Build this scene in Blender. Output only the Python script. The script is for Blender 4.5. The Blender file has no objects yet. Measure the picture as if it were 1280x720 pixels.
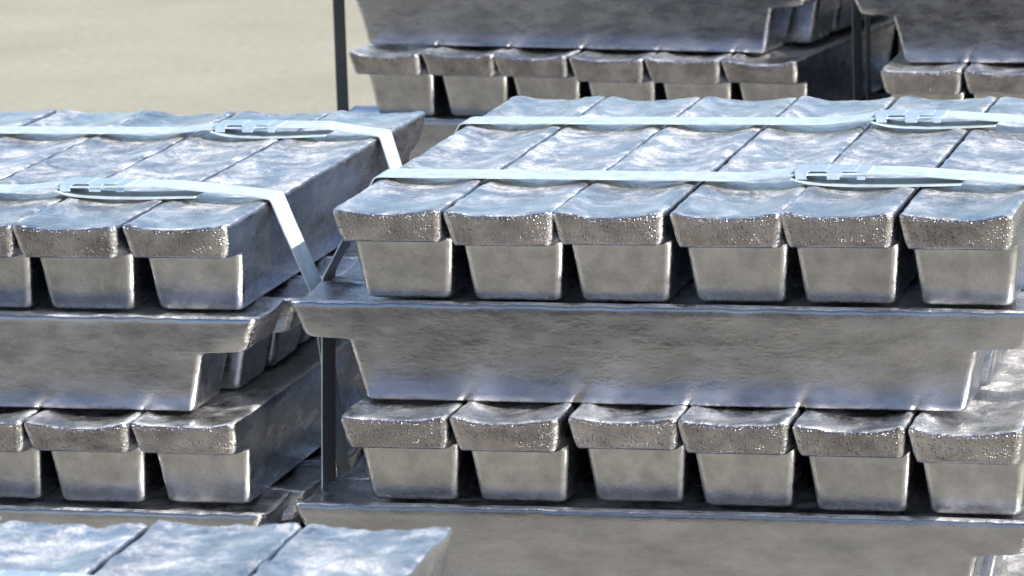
import bpy, bmesh, math, random
from mathutils import Vector, Matrix, noise

scene = bpy.context.scene
COL = scene.collection

# ------------------------------------------------------------------ camera
FPX, CAM, YAW, PIT, ROL = 5356.5, (1.0984, -3.7119, 0.6668), -0.2454, 0.1909, -0.0335
fw = Vector((math.sin(YAW) * math.cos(PIT), math.cos(YAW) * math.cos(PIT), -math.sin(PIT)))
rt = Vector((math.cos(YAW), -math.sin(YAW), 0))
up = rt.cross(fw)
rt, up = math.cos(ROL) * rt + math.sin(ROL) * up, -math.sin(ROL) * rt + math.cos(ROL) * up
cam_data = bpy.data.cameras.new("camera")
cam_data.sensor_width = 36.0
cam_data.lens = FPX / 1280 * 36.0
cam_data.clip_start, cam_data.clip_end = 0.05, 3000
cam_data.dof.use_dof = True
cam_data.dof.focus_distance = 3.85
cam_data.dof.aperture_fstop = 22
cam = bpy.data.objects.new("camera", cam_data)
M = Matrix((rt, up, -fw)).transposed().to_4x4()
M.translation = CAM
cam.matrix_world = M
COL.objects.link(cam)
scene.camera = cam

# ------------------------------------------------------------------ light
SUN_EL, SUN_AZ = math.radians(36), math.radians(108)      # azimuth clockwise from +Y
sdir = Vector((math.sin(SUN_AZ) * math.cos(SUN_EL), math.cos(SUN_AZ) * math.cos(SUN_EL), math.sin(SUN_EL)))
world = bpy.data.worlds.new("World")
scene.world = world
world.use_nodes = True
nt = world.node_tree
bg = nt.nodes["Background"]
sky = nt.nodes.new("ShaderNodeTexSky")
sky.sky_type = 'NISHITA'
sky.sun_disc = False
sky.sun_elevation = SUN_EL
sky.sun_rotation = SUN_AZ
sky.air_density, sky.dust_density, sky.ozone_density = 1.0, 1.6, 1.1
nt.links.new(sky.outputs[0], bg.inputs[0])
bg.inputs[1].default_value = 0.15
sun_data = bpy.data.lights.new("sun", 'SUN')
sun_data.energy = 5.0
sun_data.angle = math.radians(0.5)
sun_data.color = (1.0, 0.95, 0.88)
sun = bpy.data.objects.new("sun", sun_data)
sun.rotation_euler = sdir.to_track_quat('Z', 'Y').to_euler()
sun.location = (3, 0, 4)
COL.objects.link(sun)
scene.view_settings.view_transform = 'Standard'
scene.view_settings.look = 'None'
scene.view_settings.gamma = 1
scene.view_settings.exposure = 0.42
scene.cycles.caustics_reflective = True
scene.cycles.blur_glossy = 0.3
scene.cycles.sample_clamp_indirect = 40
scene.cycles.max_bounces = 8
scene.cycles.glossy_bounces = 6

# ------------------------------------------------------------------ materials
def new_mat(name):
    m = bpy.data.materials.new(name)
    m.use_nodes = True
    return m, m.node_tree.nodes, m.node_tree.links, m.node_tree.nodes["Principled BSDF"]

def N(nodes, typ, **kw):
    n = nodes.new(typ)
    for k, v in kw.items():
        if isinstance(v, tuple) and k.startswith('in_'):
            n.inputs[k[3:].replace('_', ' ')].default_value = v
        elif k.startswith('in_'):
            n.inputs[k[3:].replace('_', ' ')].default_value = v
        else:
            setattr(n, k, v)
    return n

def ramp(nodes, links, src, stops):
    r = nodes.new("ShaderNodeValToRGB")
    e = r.color_ramp.elements
    while len(e) < len(stops):
        e.new(0.5)
    for el, (p, c) in zip(e, stops):
        el.position = p
        el.color = (c, c, c, 1) if not isinstance(c, tuple) else (*c, 1)
    links.new(src, r.inputs[0])
    return r

def metal(name, base_lo, base_hi, rough, stain, bumps, stretch=(1, 1, 1), metallic=1.0, frost=0.0, facets=None):
    """cast grey metal: blotchy oxide colour, blotchy gloss and several bump layers"""
    m, nd, lk, b = new_mat(name)
    tc = N(nd, "ShaderNodeTexCoord")
    oi = N(nd, "ShaderNodeObjectInfo")
    off = N(nd, "ShaderNodeVectorMath", operation='SCALE')
    comb = N(nd, "ShaderNodeCombineXYZ")
    for k in range(3):
        mul = N(nd, "ShaderNodeMath", operation='MULTIPLY')
        mul.inputs[1].default_value = (7.3, 13.1, 5.7)[k]
        lk.new(oi.outputs["Random"], mul.inputs[0])
        lk.new(mul.outputs[0], comb.inputs[k])
    add = N(nd, "ShaderNodeVectorMath", operation='ADD')
    lk.new(tc.outputs["Object"], add.inputs[0])
    lk.new(comb.outputs[0], add.inputs[1])
    sc = N(nd, "ShaderNodeVectorMath", operation='MULTIPLY')
    sc.inputs[1].default_value = stretch
    lk.new(add.outputs[0], sc.inputs[0])
    n1 = N(nd, "ShaderNodeTexNoise", in_Scale=stain, in_Detail=6.0, in_Roughness=0.62)
    lk.new(sc.outputs[0], n1.inputs["Vector"])
    cr = ramp(nd, lk, n1.outputs["Fac"], [(0.32, base_lo), (0.66, base_hi)])
    hue = N(nd, "ShaderNodeMath", operation='MULTIPLY_ADD')
    hue.inputs[1].default_value = 0.14
    hue.inputs[2].default_value = 0.93
    lk.new(oi.outputs["Random"], hue.inputs[0])
    hv = N(nd, "ShaderNodeVectorMath", operation='SCALE')
    lk.new(cr.outputs[0], hv.inputs[0])
    lk.new(hue.outputs[0], hv.inputs["Scale"])
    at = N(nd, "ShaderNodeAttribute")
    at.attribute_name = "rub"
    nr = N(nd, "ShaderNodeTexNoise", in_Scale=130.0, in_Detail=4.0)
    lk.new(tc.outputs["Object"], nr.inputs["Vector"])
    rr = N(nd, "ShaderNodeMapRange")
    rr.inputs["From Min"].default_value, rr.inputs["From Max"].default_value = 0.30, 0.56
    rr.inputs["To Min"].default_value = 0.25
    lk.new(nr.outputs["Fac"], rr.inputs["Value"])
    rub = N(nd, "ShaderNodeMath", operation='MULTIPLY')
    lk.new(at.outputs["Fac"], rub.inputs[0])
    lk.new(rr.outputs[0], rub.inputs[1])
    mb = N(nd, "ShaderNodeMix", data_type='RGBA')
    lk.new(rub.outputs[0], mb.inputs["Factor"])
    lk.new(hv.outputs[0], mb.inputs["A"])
    mb.inputs["B"].default_value = (0.90, 0.90, 0.90, 1)  # sunlit bevel highlight painted in as a paler base colour
    lk.new(mb.outputs["Result"], b.inputs["Base Color"])
    b.inputs["Metallic"].default_value = metallic
    if frost:
        nf = N(nd, "ShaderNodeTexNoise", in_Scale=24.0, in_Detail=10.0, in_Roughness=0.74, in_Distortion=0.5)
        lk.new(sc.outputs[0], nf.inputs["Vector"])
        mf = N(nd, "ShaderNodeMapRange")
        mf.interpolation_type = 'SMOOTHSTEP'
        mf.inputs["From Min"].default_value, mf.inputs["From Max"].default_value = 0.42, 0.68
        mf.inputs["To Min"].default_value, mf.inputs["To Max"].default_value = metallic, metallic - frost
        lk.new(nf.outputs["Fac"], mf.inputs["Value"])
        lk.new(mf.outputs[0], b.inputs["Metallic"])
    ca = N(nd, "ShaderNodeAttribute")
    ca.attribute_name = "calm"
    rest = N(nd, "ShaderNodeMath", operation='MULTIPLY_ADD')
    rest.inputs[1].default_value, rest.inputs[2].default_value = -0.8, 1.0
    lk.new(ca.outputs["Fac"], rest.inputs[0])
    if frost:
        fm = N(nd, "ShaderNodeMix", data_type='FLOAT')
        lk.new(rest.outputs[0], fm.inputs["Factor"])
        fm.inputs["A"].default_value = metallic
        lk.new(mf.outputs[0], fm.inputs["B"])
        lk.new(fm.outputs["Result"], b.inputs["Metallic"])
    n2 = N(nd, "ShaderNodeTexNoise", in_Scale=stain * 2.1, in_Detail=7.0, in_Roughness=0.68)
    lk.new(sc.outputs[0], n2.inputs["Vector"])
    mr = N(nd, "ShaderNodeMapRange")
    mr.inputs["From Min"].default_value, mr.inputs["From Max"].default_value = 0.3, 0.7
    mr.inputs["To Min"].default_value, mr.inputs["To Max"].default_value = rough
    lk.new(n2.outputs["Fac"], mr.inputs["Value"])
    mro = N(nd, "ShaderNodeMix", data_type='FLOAT')
    lk.new(rub.outputs[0], mro.inputs["Factor"])
    mrc = N(nd, "ShaderNodeMix", data_type='FLOAT')
    lk.new(rest.outputs[0], mrc.inputs["Factor"])
    mrc.inputs["A"].default_value = 0.21
    lk.new(mr.outputs[0], mrc.inputs["B"])
    lk.new(mrc.outputs["Result"], mro.inputs["A"])
    mro.inputs["B"].default_value = 0.34
    lk.new(mro.outputs["Result"], b.inputs["Roughness"])
    prev = None
    for kind, scale, strength, dist in bumps:
        if kind == 'noise':
            t = N(nd, "ShaderNodeTexNoise", in_Scale=scale, in_Detail=4.0, in_Roughness=0.6)
            out = t.outputs["Fac"]
        else:
            t = N(nd, "ShaderNodeTexVoronoi", in_Scale=scale)
            t.feature = 'SMOOTH_F1'
            out = t.outputs["Distance"]
        lk.new(sc.outputs[0], t.inputs["Vector"])
        if kind == 'beads':       # scattered small drops standing on the skin
            t.feature = 'F1'
            dm = N(nd, "ShaderNodeMapRange")
            dm.interpolation_type = 'SMOOTHSTEP'
            dm.inputs["From Min"].default_value, dm.inputs["From Max"].default_value = 0.05, 0.48
            dm.inputs["To Min"].default_value, dm.inputs["To Max"].default_value = 1.0, 0.0
            lk.new(t.outputs["Distance"], dm.inputs["Value"])
            sep = N(nd, "ShaderNodeSeparateColor")
            lk.new(t.outputs["Color"], sep.inputs[0])
            th = N(nd, "ShaderNodeMapRange")
            th.inputs["From Min"].default_value, th.inputs["From Max"].default_value = 0.35, 0.9
            lk.new(sep.outputs[0], th.inputs["Value"])
            ml = N(nd, "ShaderNodeMath", operation='MULTIPLY')
            lk.new(dm.outputs[0], ml.inputs[0])
            lk.new(th.outputs[0], ml.inputs[1])
            out = ml.outputs[0]
        bp = N(nd, "ShaderNodeBump")
        st = N(nd, "ShaderNodeMath", operation='MULTIPLY')
        st.inputs[0].default_value = strength
        lk.new(rest.outputs[0], st.inputs[1])
        lk.new(st.outputs[0], bp.inputs["Strength"])
        bp.inputs["Distance"].default_value = dist
        lk.new(out, bp.inputs["Height"])
        if prev:
            lk.new(prev.outputs[0], bp.inputs["Normal"])
        prev = bp
    if facets:
        # crystal grains: every grain has its own small tilt, a few tilt enough to catch the sun
        scale, tilt = facets
        vo = N(nd, "ShaderNodeTexVoronoi", in_Scale=scale)
        lk.new(add.outputs[0], vo.inputs["Vector"])
        ce = N(nd, "ShaderNodeVectorMath", operation='MULTIPLY_ADD')
        ce.inputs[1].default_value = (2, 2, 2)
        ce.inputs[2].default_value = (-1, -1, -1)
        lk.new(vo.outputs["Color"], ce.inputs[0])
        sq = N(nd, "ShaderNodeVectorMath", operation='MULTIPLY')
        lk.new(ce.outputs[0], sq.inputs[0])
        lk.new(ce.outputs[0], sq.inputs[1])
        p4 = N(nd, "ShaderNodeVectorMath", operation='MULTIPLY')
        lk.new(sq.outputs[0], p4.inputs[0])
        lk.new(sq.outputs[0], p4.inputs[1])
        p6 = N(nd, "ShaderNodeVectorMath", operation='MULTIPLY')
        lk.new(p4.outputs[0], p6.inputs[0])
        lk.new(sq.outputs[0], p6.inputs[1])
        cu = N(nd, "ShaderNodeVectorMath", operation='MULTIPLY')
        lk.new(p6.outputs[0], cu.inputs[0])
        lk.new(ce.outputs[0], cu.inputs[1])
        ks = N(nd, "ShaderNodeVectorMath", operation='SCALE')
        ks.inputs["Scale"].default_value = tilt
        lk.new(cu.outputs[0], ks.inputs[0])
        fa = N(nd, "ShaderNodeVectorMath", operation='ADD')
        lk.new(prev.outputs[0], fa.inputs[0])
        lk.new(ks.outputs[0], fa.inputs[1])
        prev = N(nd, "ShaderNodeVectorMath", operation='NORMALIZE')
        lk.new(fa.outputs[0], prev.inputs[0])
    if prev:
        lk.new(prev.outputs[0], b.inputs["Normal"])
    return m

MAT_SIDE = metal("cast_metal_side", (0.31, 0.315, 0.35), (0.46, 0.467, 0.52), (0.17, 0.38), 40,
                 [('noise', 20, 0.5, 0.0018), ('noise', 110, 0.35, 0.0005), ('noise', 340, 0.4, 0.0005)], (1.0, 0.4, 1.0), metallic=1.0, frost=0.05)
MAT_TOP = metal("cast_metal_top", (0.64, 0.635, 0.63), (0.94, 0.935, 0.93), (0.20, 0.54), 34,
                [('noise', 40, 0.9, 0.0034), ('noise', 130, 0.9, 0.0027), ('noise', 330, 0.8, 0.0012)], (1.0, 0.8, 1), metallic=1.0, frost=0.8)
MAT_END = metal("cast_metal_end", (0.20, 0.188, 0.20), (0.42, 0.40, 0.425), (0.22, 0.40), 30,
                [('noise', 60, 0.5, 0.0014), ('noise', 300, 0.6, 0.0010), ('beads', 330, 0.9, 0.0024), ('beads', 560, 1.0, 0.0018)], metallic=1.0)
def simple(name, col, rough, metallic=0.0, noise_scale=60, var=0.12, bump=0.15):
    m, nd, lk, b = new_mat(name)
    tc = N(nd, "ShaderNodeTexCoord")
    n = N(nd, "ShaderNodeTexNoise", in_Scale=noise_scale, in_Detail=5.0)
    lk.new(tc.outputs["Object"], n.inputs["Vector"])
    r = ramp(nd, lk, n.outputs["Fac"], [(0.3, tuple(c * (1 - var) for c in col)), (0.7, tuple(min(1, c * (1 + var)) for c in col))])
    lk.new(r.outputs[0], b.inputs["Base Color"])
    b.inputs["Roughness"].default_value = rough
    b.inputs["Metallic"].default_value = metallic
    bp = N(nd, "ShaderNodeBump", in_Strength=bump, in_Distance=0.001)
    lk.new(n.outputs["Fac"], bp.inputs["Height"])
    lk.new(bp.outputs[0], b.inputs["Normal"])
    return m

MAT_STRAP = simple("pale_blue_strap", (0.57, 0.675, 0.72), 0.42, 0.15, 70, 0.16)
MAT_DARK = simple("dark_grey_strap", (0.20, 0.20, 0.20), 0.5, 0.2, 90, 0.10)
MAT_STRAP_BACK = simple("dark_strap_back", (0.15, 0.152, 0.155), 0.5, 0.0, 90, 0.10)
MAT_SEAL = simple("strap_seal_steel", (0.56, 0.68, 0.77), 0.36, 0.5, 120, 0.10)

def ground_mat():
    m, nd, lk, b = new_mat("pale_concrete")
    tc = N(nd, "ShaderNodeTexCoord")
    n1 = N(nd, "ShaderNodeTexNoise", in_Scale=1.3, in_Detail=9.0, in_Roughness=0.6)
    n2 = N(nd, "ShaderNodeTexNoise", in_Scale=45.0, in_Detail=6.0, in_Roughness=0.7)
    lk.new(tc.outputs["Object"], n1.inputs["Vector"])
    lk.new(tc.outputs["Object"], n2.inputs["Vector"])
    r = ramp(nd, lk, n1.outputs["Fac"], [(0.32, (0.315, 0.295, 0.226)), (0.68, (0.400, 0.375, 0.290))])
    r2 = ramp(nd, lk, n2.outputs["Fac"], [(0.3, 0.82), (0.7, 1.1)])
    mx = N(nd, "ShaderNodeMix", data_type='RGBA', blend_type='MULTIPLY')
    mx.inputs["Factor"].default_value = 1.0
    lk.new(r.outputs[0], mx.inputs["A"])
    lk.new(r2.outputs[0], mx.inputs["B"])
    lk.new(mx.outputs["Result"], b.inputs["Base Color"])
    b.inputs["Roughness"].default_value = 0.9
    bp = N(nd, "ShaderNodeBump", in_Strength=0.4, in_Distance=0.004)
    lk.new(n2.outputs["Fac"], bp.inputs["Height"])
    lk.new(bp.outputs[0], b.inputs["Normal"])
    return m

# ------------------------------------------------------------------ ground
H, W, L = 0.0959, 0.105, 0.70
LAYERS = 6
ZG = -LAYERS * H - 0.006
gm = bpy.data.meshes.new("ground")
gm.from_pydata([(-900, -900, 0), (900, -900, 0), (900, 900, 0), (-900, 900, 0)], [], [(0, 1, 2, 3)])
gm.materials.append(ground_mat())
ground = bpy.data.objects.new("ground", gm)
ground.location = (0, 0, ZG)
ground["kind"] = "structure"
COL.objects.link(ground)

# ------------------------------------------------------------------ ingot mesh
NXM, NYM, NC = 18, 76, 5
UC, VC = 0.80, 0.965
def axis(nm, c):
    a = [-1 + (1 - c) * k / NC for k in range(NC)]
    a += [-c + 2 * c * k / nm for k in range(nm + 1)]
    a += [c + (1 - c) * (k + 1) / NC for k in range(NC)]
    return a
US, VS = axis(NXM, UC), axis(NYM, VC)

def lin(t, c, hc, h):
    s = 1 if t >= 0 else -1
    a = abs(t)
    return s * (a / c * hc if a <= c else hc + (a - c) / (1 - c) * (h - hc))

def place(u, v, hx, hy, r):
    x, y = lin(u, UC, hx - r, hx), lin(v, VC, hy - r, hy)
    ax, ay = abs(x) - (hx - r), abs(y) - (hy - r)
    if ax > 0 and ay > 0:
        m = max(ax, ay) / math.hypot(ax, ay)
        x = math.copysign(hx - r + ax * m, x)
        y = math.copysign(hy - r + ay * m, y)
    return x, y

def sst(a, b, t):
    t = max(0, min(1, (t - a) / (b - a)))
    return t * t * (3 - 2 * t)

SLOPE = 0.0105 / H
def hx_at(z):
    return 0.0520 + z * SLOPE
# z, inset, hy, corner radius      (bottom to top)
LEVELS = [(-H, 0.0045, 0.2790, 0.0058, 0), (-H + 0.0012, 0.0018, 0.2812, 0.0066, 0), (-H + 0.0035, 0.0003, 0.2828, 0.0070, 0),
          (-H + 0.008, 0, 0.2840, 0.0070, 0), (-0.074, 0, 0.2870, 0.0070, 0), (-0.058, 0, 0.2905, 0.0070, 0),
          (-0.046, 0, 0.2937, 0.0070, 0), (-0.0395, 0, 0.2953, 0.0070, 0), (-0.0365, 0, 0.2968, 0.0070, 1),
          (-0.0352, 0, 0.3000, 0.0070, 1), (-0.0346, 0, 0.3100, 0.0072, 1), (-0.0342, 0, 0.3300, 0.0058, 1),
          (-0.0334, 0, 0.3358, 0.0060, 1), (-0.0312, 0, 0.3384, 0.0060, 2), (-0.0265, 0, 0.3400, 0.0058, 2),
          (-0.019, 0, 0.3430, 0.0072, 2), (-0.011, 0, 0.3462, 0.0066, 2), (-0.0055, 0, 0.3485, 0.0060, 2),
          (-0.0028, 0.0006, 0.3495, 0.0058, 2), (-0.0010, 0.0017, 0.3485, 0.0058, 2), (0.0, 0.0040, 0.3463, 0.0058, 2)]

def make_ingot(seed, dish=1.0, rough_skin=1):
    rnd = random.Random(seed)
    so = Vector((rnd.uniform(0, 90), rnd.uniform(0, 90), rnd.uniform(0, 90)))
    depth = rnd.uniform(0.0042, 0.0080) * dish
    skew = rnd.uniform(-0.25, 0.25)
    power = rnd.uniform(1.0, 1.5)
    plateau = rnd.uniform(0.0415, 0.0455)
    lump = rnd.uniform(0.0004, 0.0009) * rough_skin
    def top_z(x, y):
        t = max(-1, min(1, x / plateau))
        d = (1 - abs(t) ** (1.8 * power)) * (1 + skew * t)
        e = 0.72 + 0.28 * sst(0.345, 0.29, abs(y))
        z = -depth * d * e
        q = Vector((x * 1.0, y * 0.6, 0))
        quiet = 1 - 0.7 * sst(0.22, 0.30, abs(y)) * (1 if rough_skin == 1 else 0)
        z += quiet * (lump * noise.noise(q * 38 + so) + 0.45 * lump * noise.noise(q * 110 + so))
        rim = sst(0.78, 1.0, max(abs(x) / 0.05, abs(y) / 0.348 if abs(y) > 0.3 else 0))
        z += rim * rough_skin * (0.0013 * noise.noise(Vector((x, y, 0)) * 60 + so) + 0.0006 * noise.noise(Vector((x, y, 0)) * 170 + so)) - 0.0008 * rim
        return min(z, 0.0012 * rough_skin)
    nx, ny = len(US), len(VS)
    loop = [(i, 0) for i in range(nx)] + [(nx - 1, j) for j in range(1, ny)] + \
           [(i, ny - 1) for i in range(nx - 2, -1, -1)] + [(0, j) for j in range(ny - 2, 0, -1)]
    verts, faces, mats, edge_glints = [], [], [], []
    ring = []
    lip = rnd.uniform(-0.0022, 0.0020)
    for lev, (z, ins, hy, r, zone) in enumerate(LEVELS):
        z += lip if 8 <= lev <= 14 else 0
        row = []
        hx = hx_at(z) - ins
        for i, j in loop:
            x, y = place(US[i], VS[j], hx, hy, r)
            if abs(y) > 0.293:
                x *= 1 - sst(0.296, 0.345, abs(y)) * (0.012 * min(1, -z / 0.034) + 0.060 * sst(-0.023, -0.036, z)) * (1 if zone else 0)
            p = Vector((x, y, z))
            g = noise.noise(p * 22 + so) * 0.00045 + noise.noise(p * 75 + so) * 0.0002
            x += math.copysign(g, x) if abs(VS[j]) < 0.999 else 0
            y += math.copysign(g, y) if abs(VS[j]) > 0.96 else 0
            zz = z
            w = sst(-0.022, 0.0, z)
            if w > 0:
                zz = z + w * top_z(x, y)
            row.append(len(verts))
            verts.append((x, y, zz))
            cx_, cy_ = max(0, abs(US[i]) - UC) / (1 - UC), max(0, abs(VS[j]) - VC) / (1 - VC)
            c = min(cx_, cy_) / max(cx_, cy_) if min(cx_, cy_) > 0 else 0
            c = c ** 0.8  # mask of the painted highlight, strongest mid-corner
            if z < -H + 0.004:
                c = max(c, 0.45)  # bottom edges carry a weaker painted highlight
            edge_glints.append(c)
        ring.append(row)
    n = len(loop)
    for k in range(len(LEVELS) - 1):
        for a in range(n):
            b = (a + 1) % n
            faces.append((ring[k][a], ring[k][b], ring[k + 1][b], ring[k + 1][a]))
            ia, ja = loop[a]
            ib, jb = loop[b]
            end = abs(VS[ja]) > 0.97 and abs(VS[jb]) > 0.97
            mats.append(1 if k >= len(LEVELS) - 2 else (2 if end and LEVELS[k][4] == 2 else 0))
    for top in (False, True):
        row = ring[-1] if top else ring[0]
        z, ins, hy, r, zone = LEVELS[-1] if top else LEVELS[0]
        hx = hx_at(z) - ins
        idx = {ij: row[a] for a, ij in enumerate(loop)}
        for i in range(nx):
            for j in range(ny):
                if (i, j) not in idx:
                    x, y = place(US[i], VS[j], hx, hy, r)
                    zz = top_z(x, y) if top else z + 0.0004 * noise.noise(Vector((x, y, 0)) * 40 + so)
                    idx[(i, j)] = len(verts)
                    verts.append((x, y, zz))
        for i in range(nx - 1):
            for j in range(ny - 1):
                f = (idx[(i, j)], idx[(i + 1, j)], idx[(i + 1, j + 1)], idx[(i, j + 1)])
                faces.append(f if top else f[::-1])
                mats.append(1 if top else 0)
    me = bpy.data.meshes.new("metal_ingot")
    me.from_pydata(verts, [], faces)
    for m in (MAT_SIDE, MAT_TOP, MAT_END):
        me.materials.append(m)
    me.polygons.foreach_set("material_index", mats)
    edge_glints += [0.0] * (len(verts) - len(edge_glints))
    calm = [0.0] * len(verts) if rough_skin > 1 else [
        sst(0.225, 0.295, abs(v[1]) + 0.025 * noise.noise(Vector(v) * 25 + so)) * sst(0.3475, 0.3400, abs(v[1])) * sst(0.0500, 0.0420, abs(v[0]))
        * (0.80 + 0.5 * noise.noise(Vector(v) * 30 - so)) if v[2] > -0.0105 else 0.0 for v in verts]
    me.attributes.new("calm", 'FLOAT', 'POINT').data.foreach_set("value", calm)
    me.attributes.new("rub", 'FLOAT', 'POINT').data.foreach_set("value", edge_glints)
    me.polygons.foreach_set("use_smooth", [True] * len(faces))
    me.update()
    return me

VARIANTS = [make_ingot(11 + 7 * s) for s in range(12)]
FLATTER = [make_ingot(311 + 7 * s, 0.6, 2.2) for s in range(4)]

# ------------------------------------------------------------------ stacks
ORD = ["first", "second", "third", "fourth", "fifth", "sixth"]
ROW = ["top", "second", "third", "fourth", "fifth", "lowest"]
rng = random.Random(4)

def put_ingot(frame, x, y, z, rot, zscale, label, variant=None):
    o = bpy.data.objects.new("metal_ingot", variant or rng.choice(VARIANTS))
    o.matrix_world = frame @ Matrix.Translation((x, y, z)) @ Matrix.Rotation(rot, 4, 'Z') @ Matrix.Diagonal((1, 1, zscale, 1))
    o["label"] = label
    o["category"] = "metal ingot"
    o["group"] = "silver cast ingots stacked crosswise in strapped stacks"
    COL.objects.link(o)
    return o

def stack(where, tx, ty, tz, yaw, layers, start_end_on, height=None, rows=None, off=None, pool=None):
    """layers of six ingots, end-on and sideways by turns; origin at the front left top edge"""
    frame = Matrix.Translation((tx, ty, 0)) @ Matrix.Rotation(yaw, 4, 'Z')
    pitch = (tz - ZG - 0.003) / layers if height is None else height
    zs = pitch / H
    rows, off = rows or {}, off or {}
    for k in range(layers):
        end_on = (k % 2 == 0) == start_end_on
        ztop = tz - k * pitch
        xs = rows.get(k, [W * i + W / 2 for i in range(6)])
        ox, oy, oxr = (off.get(k, (0, 0, 0)) + (0,))[:3]
        for i in range(6):
            flip = rng.choice((0, math.pi))
            tilt = rng.uniform(-0.006, 0.006)
            dz = rng.uniform(-0.0012, 0.0006)
            if end_on:
                name = "last silver ingot on right" if i == 5 else (ORD[i] + " silver ingot from left")
                lab = "%s, end-on, %s row of %s" % (name, ROW[k], where)
                put_ingot(frame, xs[i] + ox + rng.uniform(-0.0008, 0.0008), L / 2 + oy + rng.uniform(-0.005, 0.005), ztop + dz, flip + tilt, zs, lab, rng.choice(pool) if pool else None)
            else:
                name = "front sideways ingot" if i == 0 else ("sideways ingot %s from front" % ORD[i])
                lab = "%s in %s row of %s" % (name, ROW[k], where)
                o = put_ingot(frame, 6 * W / 2 + (ox if i == 0 else oxr) + rng.uniform(-0.003, 0.003), 0.045 + W * (i + 0.5) + oy, ztop + dz, math.pi / 2 + flip + tilt * 0.6, zs, lab)
    return frame, pitch

# straps ------------------------------------------------------------
def round_path(pts, r=0.006, n=4):
    out = [pts[0]]
    for a, b, c in zip(pts, pts[1:], pts[2:]):
        A, B, Cc = Vector(a), Vector(b), Vector(c)
        d1, d2 = (A - B), (Cc - B)
        k = min(r, d1.length * 0.45, d2.length * 0.45)
        p, q = B + d1.normalized() * k, B + d2.normalized() * k
        for t in range(n + 1):
            s = t / n
            out.append(tuple(p * (1 - s) ** 2 + B * 2 * s * (1 - s) + q * s * s))
    out.append(pts[-1])
    return out

def densify(pts, step=0.03):
    out = []
    for a, b in zip(pts, pts[1:]):
        d = math.dist(a, b)
        n = max(1, int(d / step))
        for k in range(n):
            out.append(tuple(a[m] + (b[m] - a[m]) * k / n for m in range(2)))
    return out + [pts[-1]]

def ribbon(name, path, y0, width, thick, mat, parent=None, frame=None, seed=0, skew=0.0, zskew=0.0):
    """flat band along a path in the x-z plane, with real thickness"""
    n = len(path)
    verts, faces = [], []
    for k, (x, z) in enumerate(path):
        p0, p1 = path[max(0, k - 1)], path[min(n - 1, k + 1)]
        t = Vector((p1[0] - p0[0], p1[1] - p0[1])).normalized()
        nx, nz = -t.y, t.x
        wob = 0.0010 * noise.noise(Vector((x * 9 + seed, z * 9, 0)))
        sy = skew * x + zskew * min(0, z + 0.02)
        for s, o in ((-0.5, 0), (0.5, 0), (0.5, 1), (-0.5, 1)):
            verts.append((x + nx * thick * o, y0 + sy + s * width + wob, z + nz * thick * o))
    for k in range(n - 1):
        a, b = 4 * k, 4 * k + 4
        for i in range(4):
            j = (i + 1) % 4
            faces.append((a + i, a + j, b + j, b + i))
    faces += [(3, 2, 1, 0), (4 * n - 4, 4 * n - 3, 4 * n - 2, 4 * n - 1)]
    me = bpy.data.meshes.new(name)
    me.from_pydata(verts, [], faces)
    bm = bmesh.new()
    bm.from_mesh(me)
    bmesh.ops.recalc_face_normals(bm, faces=bm.faces)
    bm.to_mesh(me)
    bm.free()
    me.materials.append(mat)
    me.materials.append(MAT_STRAP_BACK)
    me.polygons.foreach_set("material_index", [1 if k < 4 * (n - 1) and k % 4 == 0 else 0 for k in range(len(faces))])
    o = bpy.data.objects.new(name, me)
    if parent:
        o.parent = parent
    elif frame is not None:
        o.matrix_world = frame
    COL.objects.link(o)
    return o

def seal_mesh(length, width, th):
    """crimped seal: a plate over the joint with folded edges, notched twice along each side"""
    bm = bmesh.new()
    seg = [(0.0, 0.22, 1), (0.22, 0.42, 0), (0.42, 0.66, 1), (0.66, 0.82, 0), (0.82, 1.0, 1)]
    def quadbox(x0, x1, ya, yb, za, zb, zc=None, zd=None):
        vs = [bm.verts.new(c) for c in ((x0, ya, za), (x1, ya, za), (x1, yb, zb), (x0, yb, zb),
                                        (x0, ya, za + th), (x1, ya, za + th), (x1, yb, zb + th), (x0, yb, zb + th))]
        for f in ((0, 3, 2, 1), (4, 5, 6, 7), (0, 1, 5, 4), (1, 2, 6, 5), (2, 3, 7, 6), (3, 0, 4, 7)):
            bm.faces.new([vs[i] for i in f])
    for a, b, tooth in seg:
        x0, x1 = a * length, b * length
        hi = 0.0085 if tooth else 0.0090
        w2 = width / 2
        quadbox(x0, x1, -w2 * 0.82, w2 * 0.82, hi, hi)
        if tooth:
            for s in (-1, 1):
                ys = sorted((s * w2 * 0.82, s * w2 * 1.04))
                za, zb = (hi - 0.0022, hi) if s < 0 else (hi, hi - 0.0022)
                quadbox(x0 + 0.0015, x1 - 0.0015, ys[0], ys[1], za, zb)
                ys = sorted((s * w2 * 1.04, s * w2 * 1.09))
                za, zb = (hi - 0.0060, hi - 0.0022) if s < 0 else (hi - 0.0022, hi - 0.0060)
                quadbox(x0 + 0.0025, x1 - 0.0025, ys[0], ys[1], za, zb)
        else:
            for s in (-1, 1):
                ys = sorted((s * w2 * 0.62, s * w2 * 0.82))
                quadbox(x0, x1, ys[0], ys[1], hi - 0.004, hi - 0.004)
    bmesh.ops.recalc_face_normals(bm, faces=bm.faces)
    bmesh.ops.bevel(bm, geom=list(bm.edges), offset=0.0003, segments=1, affect='EDGES')
    me = bpy.data.meshes.new("seal")
    bm.to_mesh(me)
    bm.free()
    me.materials.append(MAT_SEAL)
    return me

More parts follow.
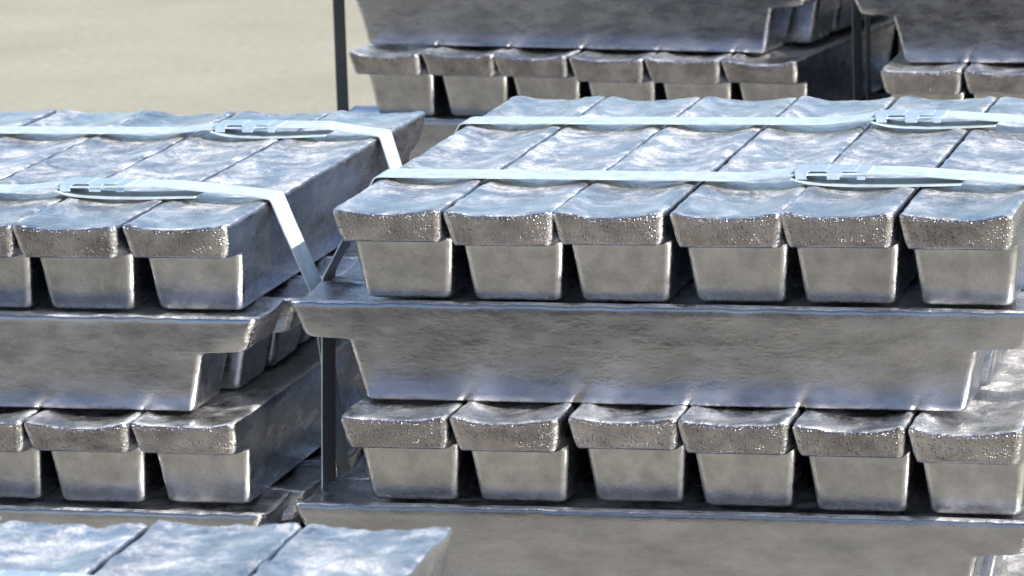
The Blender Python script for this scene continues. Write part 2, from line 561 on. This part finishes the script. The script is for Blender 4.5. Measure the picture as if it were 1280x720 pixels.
def strap(frame, tz, pitch, y, label, left, right, seal_x=None, tail=0.15, width=0.041, sideways_top=False, seed=0, arch=0.008, skew=0.0, zskew=0.0, mat=None):
    zb = ZG + 0.0008
    tl = tz + 0.0016
    e = 0.0018
    topl, topr = (left, right) if sideways_top else (0.0, 6 * W)
    k0 = 0 if sideways_top else 1
    lowk = LAYERS - 1 if (LAYERS - 1 - k0) % 2 == 0 else LAYERS - 2
    pts = [(0.30, zb), (0.04, zb)]
    pts += [(left - e, tz - lowk * pitch - 0.03), (left - e, tz - k0 * pitch - (0.0 if not sideways_top else 0.004))]
    if not sideways_top:
        pts += [(topl - e * 0.7, tl - 0.001)]
    else:
        pts += [(left - e, tl)]
    top = [(topl + 0.004, tl)]
    if seal_x is not None:
        top += [(seal_x - 0.05, tl + 0.0006), (seal_x, tl + 0.0065), (seal_x + 0.075, tl + 0.0082),
                (seal_x + 0.115, tl + arch * 0.75), (min(seal_x + 0.19, topr - 0.03), tl + arch * 0.25)]
    top += [(topr - 0.004, tl)]
    pts += top
    if not sideways_top:
        pts += [(topr + e * 0.7, tl - 0.001)]
    else:
        pts += [(right + e, tl)]
    pts += [(right + e, tz - k0 * pitch - (0.0 if not sideways_top else 0.004)), (right + e, tz - lowk * pitch - 0.03), (6 * W - 0.04, zb), (0.31, zb)]
    path = densify(round_path(pts, 0.005, 4), 0.025)
    # ribbon normals point outwards for a clockwise path seen from -y
    o = ribbon("packing_strap", path, y, width, 0.0013, mat or MAT_STRAP, None, frame, seed=seed, skew=skew, zskew=zskew)
    o["label"] = label
    o["category"] = "strap"
    o["group"] = "flat straps tied round the ingot stacks"
    if seal_x is not None:
        s = bpy.data.objects.new("seal", seal_mesh(0.070, width, 0.0012))
        s.location = (seal_x, y + skew * seal_x, tl + 0.0008)
        s.parent = o
        COL.objects.link(s)
        t0 = seal_x + 0.002
        pth = [(t0 - 0.004, tl + 0.0035), (t0 + 0.012, tl - 0.0008), (t0 + 0.045, tl - 0.0024), (t0 + tail * 0.6, tl - 0.0022), (t0 + tail, tl + 0.0002)]
        ribbon("strap_tail", densify(round_path(pth, 0.02, 4), 0.02), y - 0.006, width * 0.96, 0.0012, MAT_STRAP, o, seed=seed + 3, skew=skew)
    return o

# the middle stack ------------------------------------------------------
MID = "the middle stack"
r3 = [-0.0035, 0.105, 0.2121, 0.3163, 0.4236, 0.5296, 0.6340]
fr, p = stack(MID, 0, 0, 0, 0, LAYERS, True,
              rows={0: [0.0538, 0.1568, 0.2609, 0.3658, 0.4690, 0.5737], 2: [(a + b) / 2 for a, b in zip(r3, r3[1:])]},
              off={1: (-0.025, 0.002, -0.015), 3: (-0.025, -0.004, -0.015), 5: (-0.025, 0, -0.015)})
strap(fr, 0, p, 0.178, "front strap on the middle stack, crimped seal near the fifth ingot", -0.0525, 0.654, 0.404, 0.155, seed=1, arch=0.010, width=0.045, zskew=0.14, skew=-0.03)
strap(fr, 0, p, 0.503, "rear strap on the middle stack, nearer the far ends of its top row", -0.0525, 0.654, 0.426, 0.12, seed=2, arch=0.007)
# the left stack ----------------------------------------------------
LEFT = "the left stack"
fr, p = stack(LEFT, -0.7276, -0.0065, -0.0158, -0.0087, LAYERS, True, off={1: (-0.022, -0.012, -0.012), 3: (-0.022, -0.012, -0.012), 5: (-0.024, 0)})
strap(fr, -0.0158, p, 0.188, "front strap on the left stack, bent down over its right edge", -0.054, 0.657, 0.414, 0.14, seed=5, arch=0.011, skew=-0.055, zskew=-0.32)
strap(fr, -0.0158, p, 0.530, "rear strap on the left stack, crimped seal near its right edge", -0.054, 0.657, 0.452, 0.12, seed=6, arch=0.011)
# far stack behind ------------------------------------------------
FAR = "the far stack behind the middle"
fr, p = stack(FAR, -0.4826, 1.7414, -0.0042, -0.1519, LAYERS, False, off={k: (-0.027, 0) for k in (0, 2, 4)})
strap(fr, -0.0042, p, 0.13, "dark front strap on the far stack, hanging past its left side", -0.068, 0.668, None, sideways_top=True, seed=8, width=0.036, mat=MAT_DARK)
strap(fr, -0.0042, p, 0.52, "dark rear strap on the far stack behind the middle one", -0.068, 0.668, None, sideways_top=True, seed=9, width=0.036, mat=MAT_DARK)
# far stack at the right edge ------------------------------------
FARR = "the far stack at upper right"
fr, p = stack(FARR, 0.2585, 1.5771, -0.0042, 0.0, LAYERS, False, off={k: (-0.006, 0) for k in (0, 2, 4)})
strap(fr, -0.0042, p, 0.24, "dark front strap on the far stack in the upper right corner", -0.050, 0.662, None, sideways_top=True, seed=11, width=0.036, mat=MAT_DARK)
strap(fr, -0.0042, p, 0.52, "dark rear strap on the far stack in the upper right corner", -0.050, 0.662, None, sideways_top=True, seed=12, width=0.036, mat=MAT_DARK)
# nearest stack, lower left -------------------------------
NEAR = "the nearest stack at lower left"
fr, p = stack(NEAR, -0.2393, -1.7379, -0.030, 0.0143, LAYERS, True, pool=FLATTER)
strap(fr, -0.030, p, 0.495, "rear strap on the nearest stack in the lower left corner", -0.040, 0.672, 0.352, 0.12, seed=15, arch=0.004)
strap(fr, -0.030, p, 0.165, "front strap on the nearest stack in the lower left corner", -0.040, 0.672, None, seed=16)
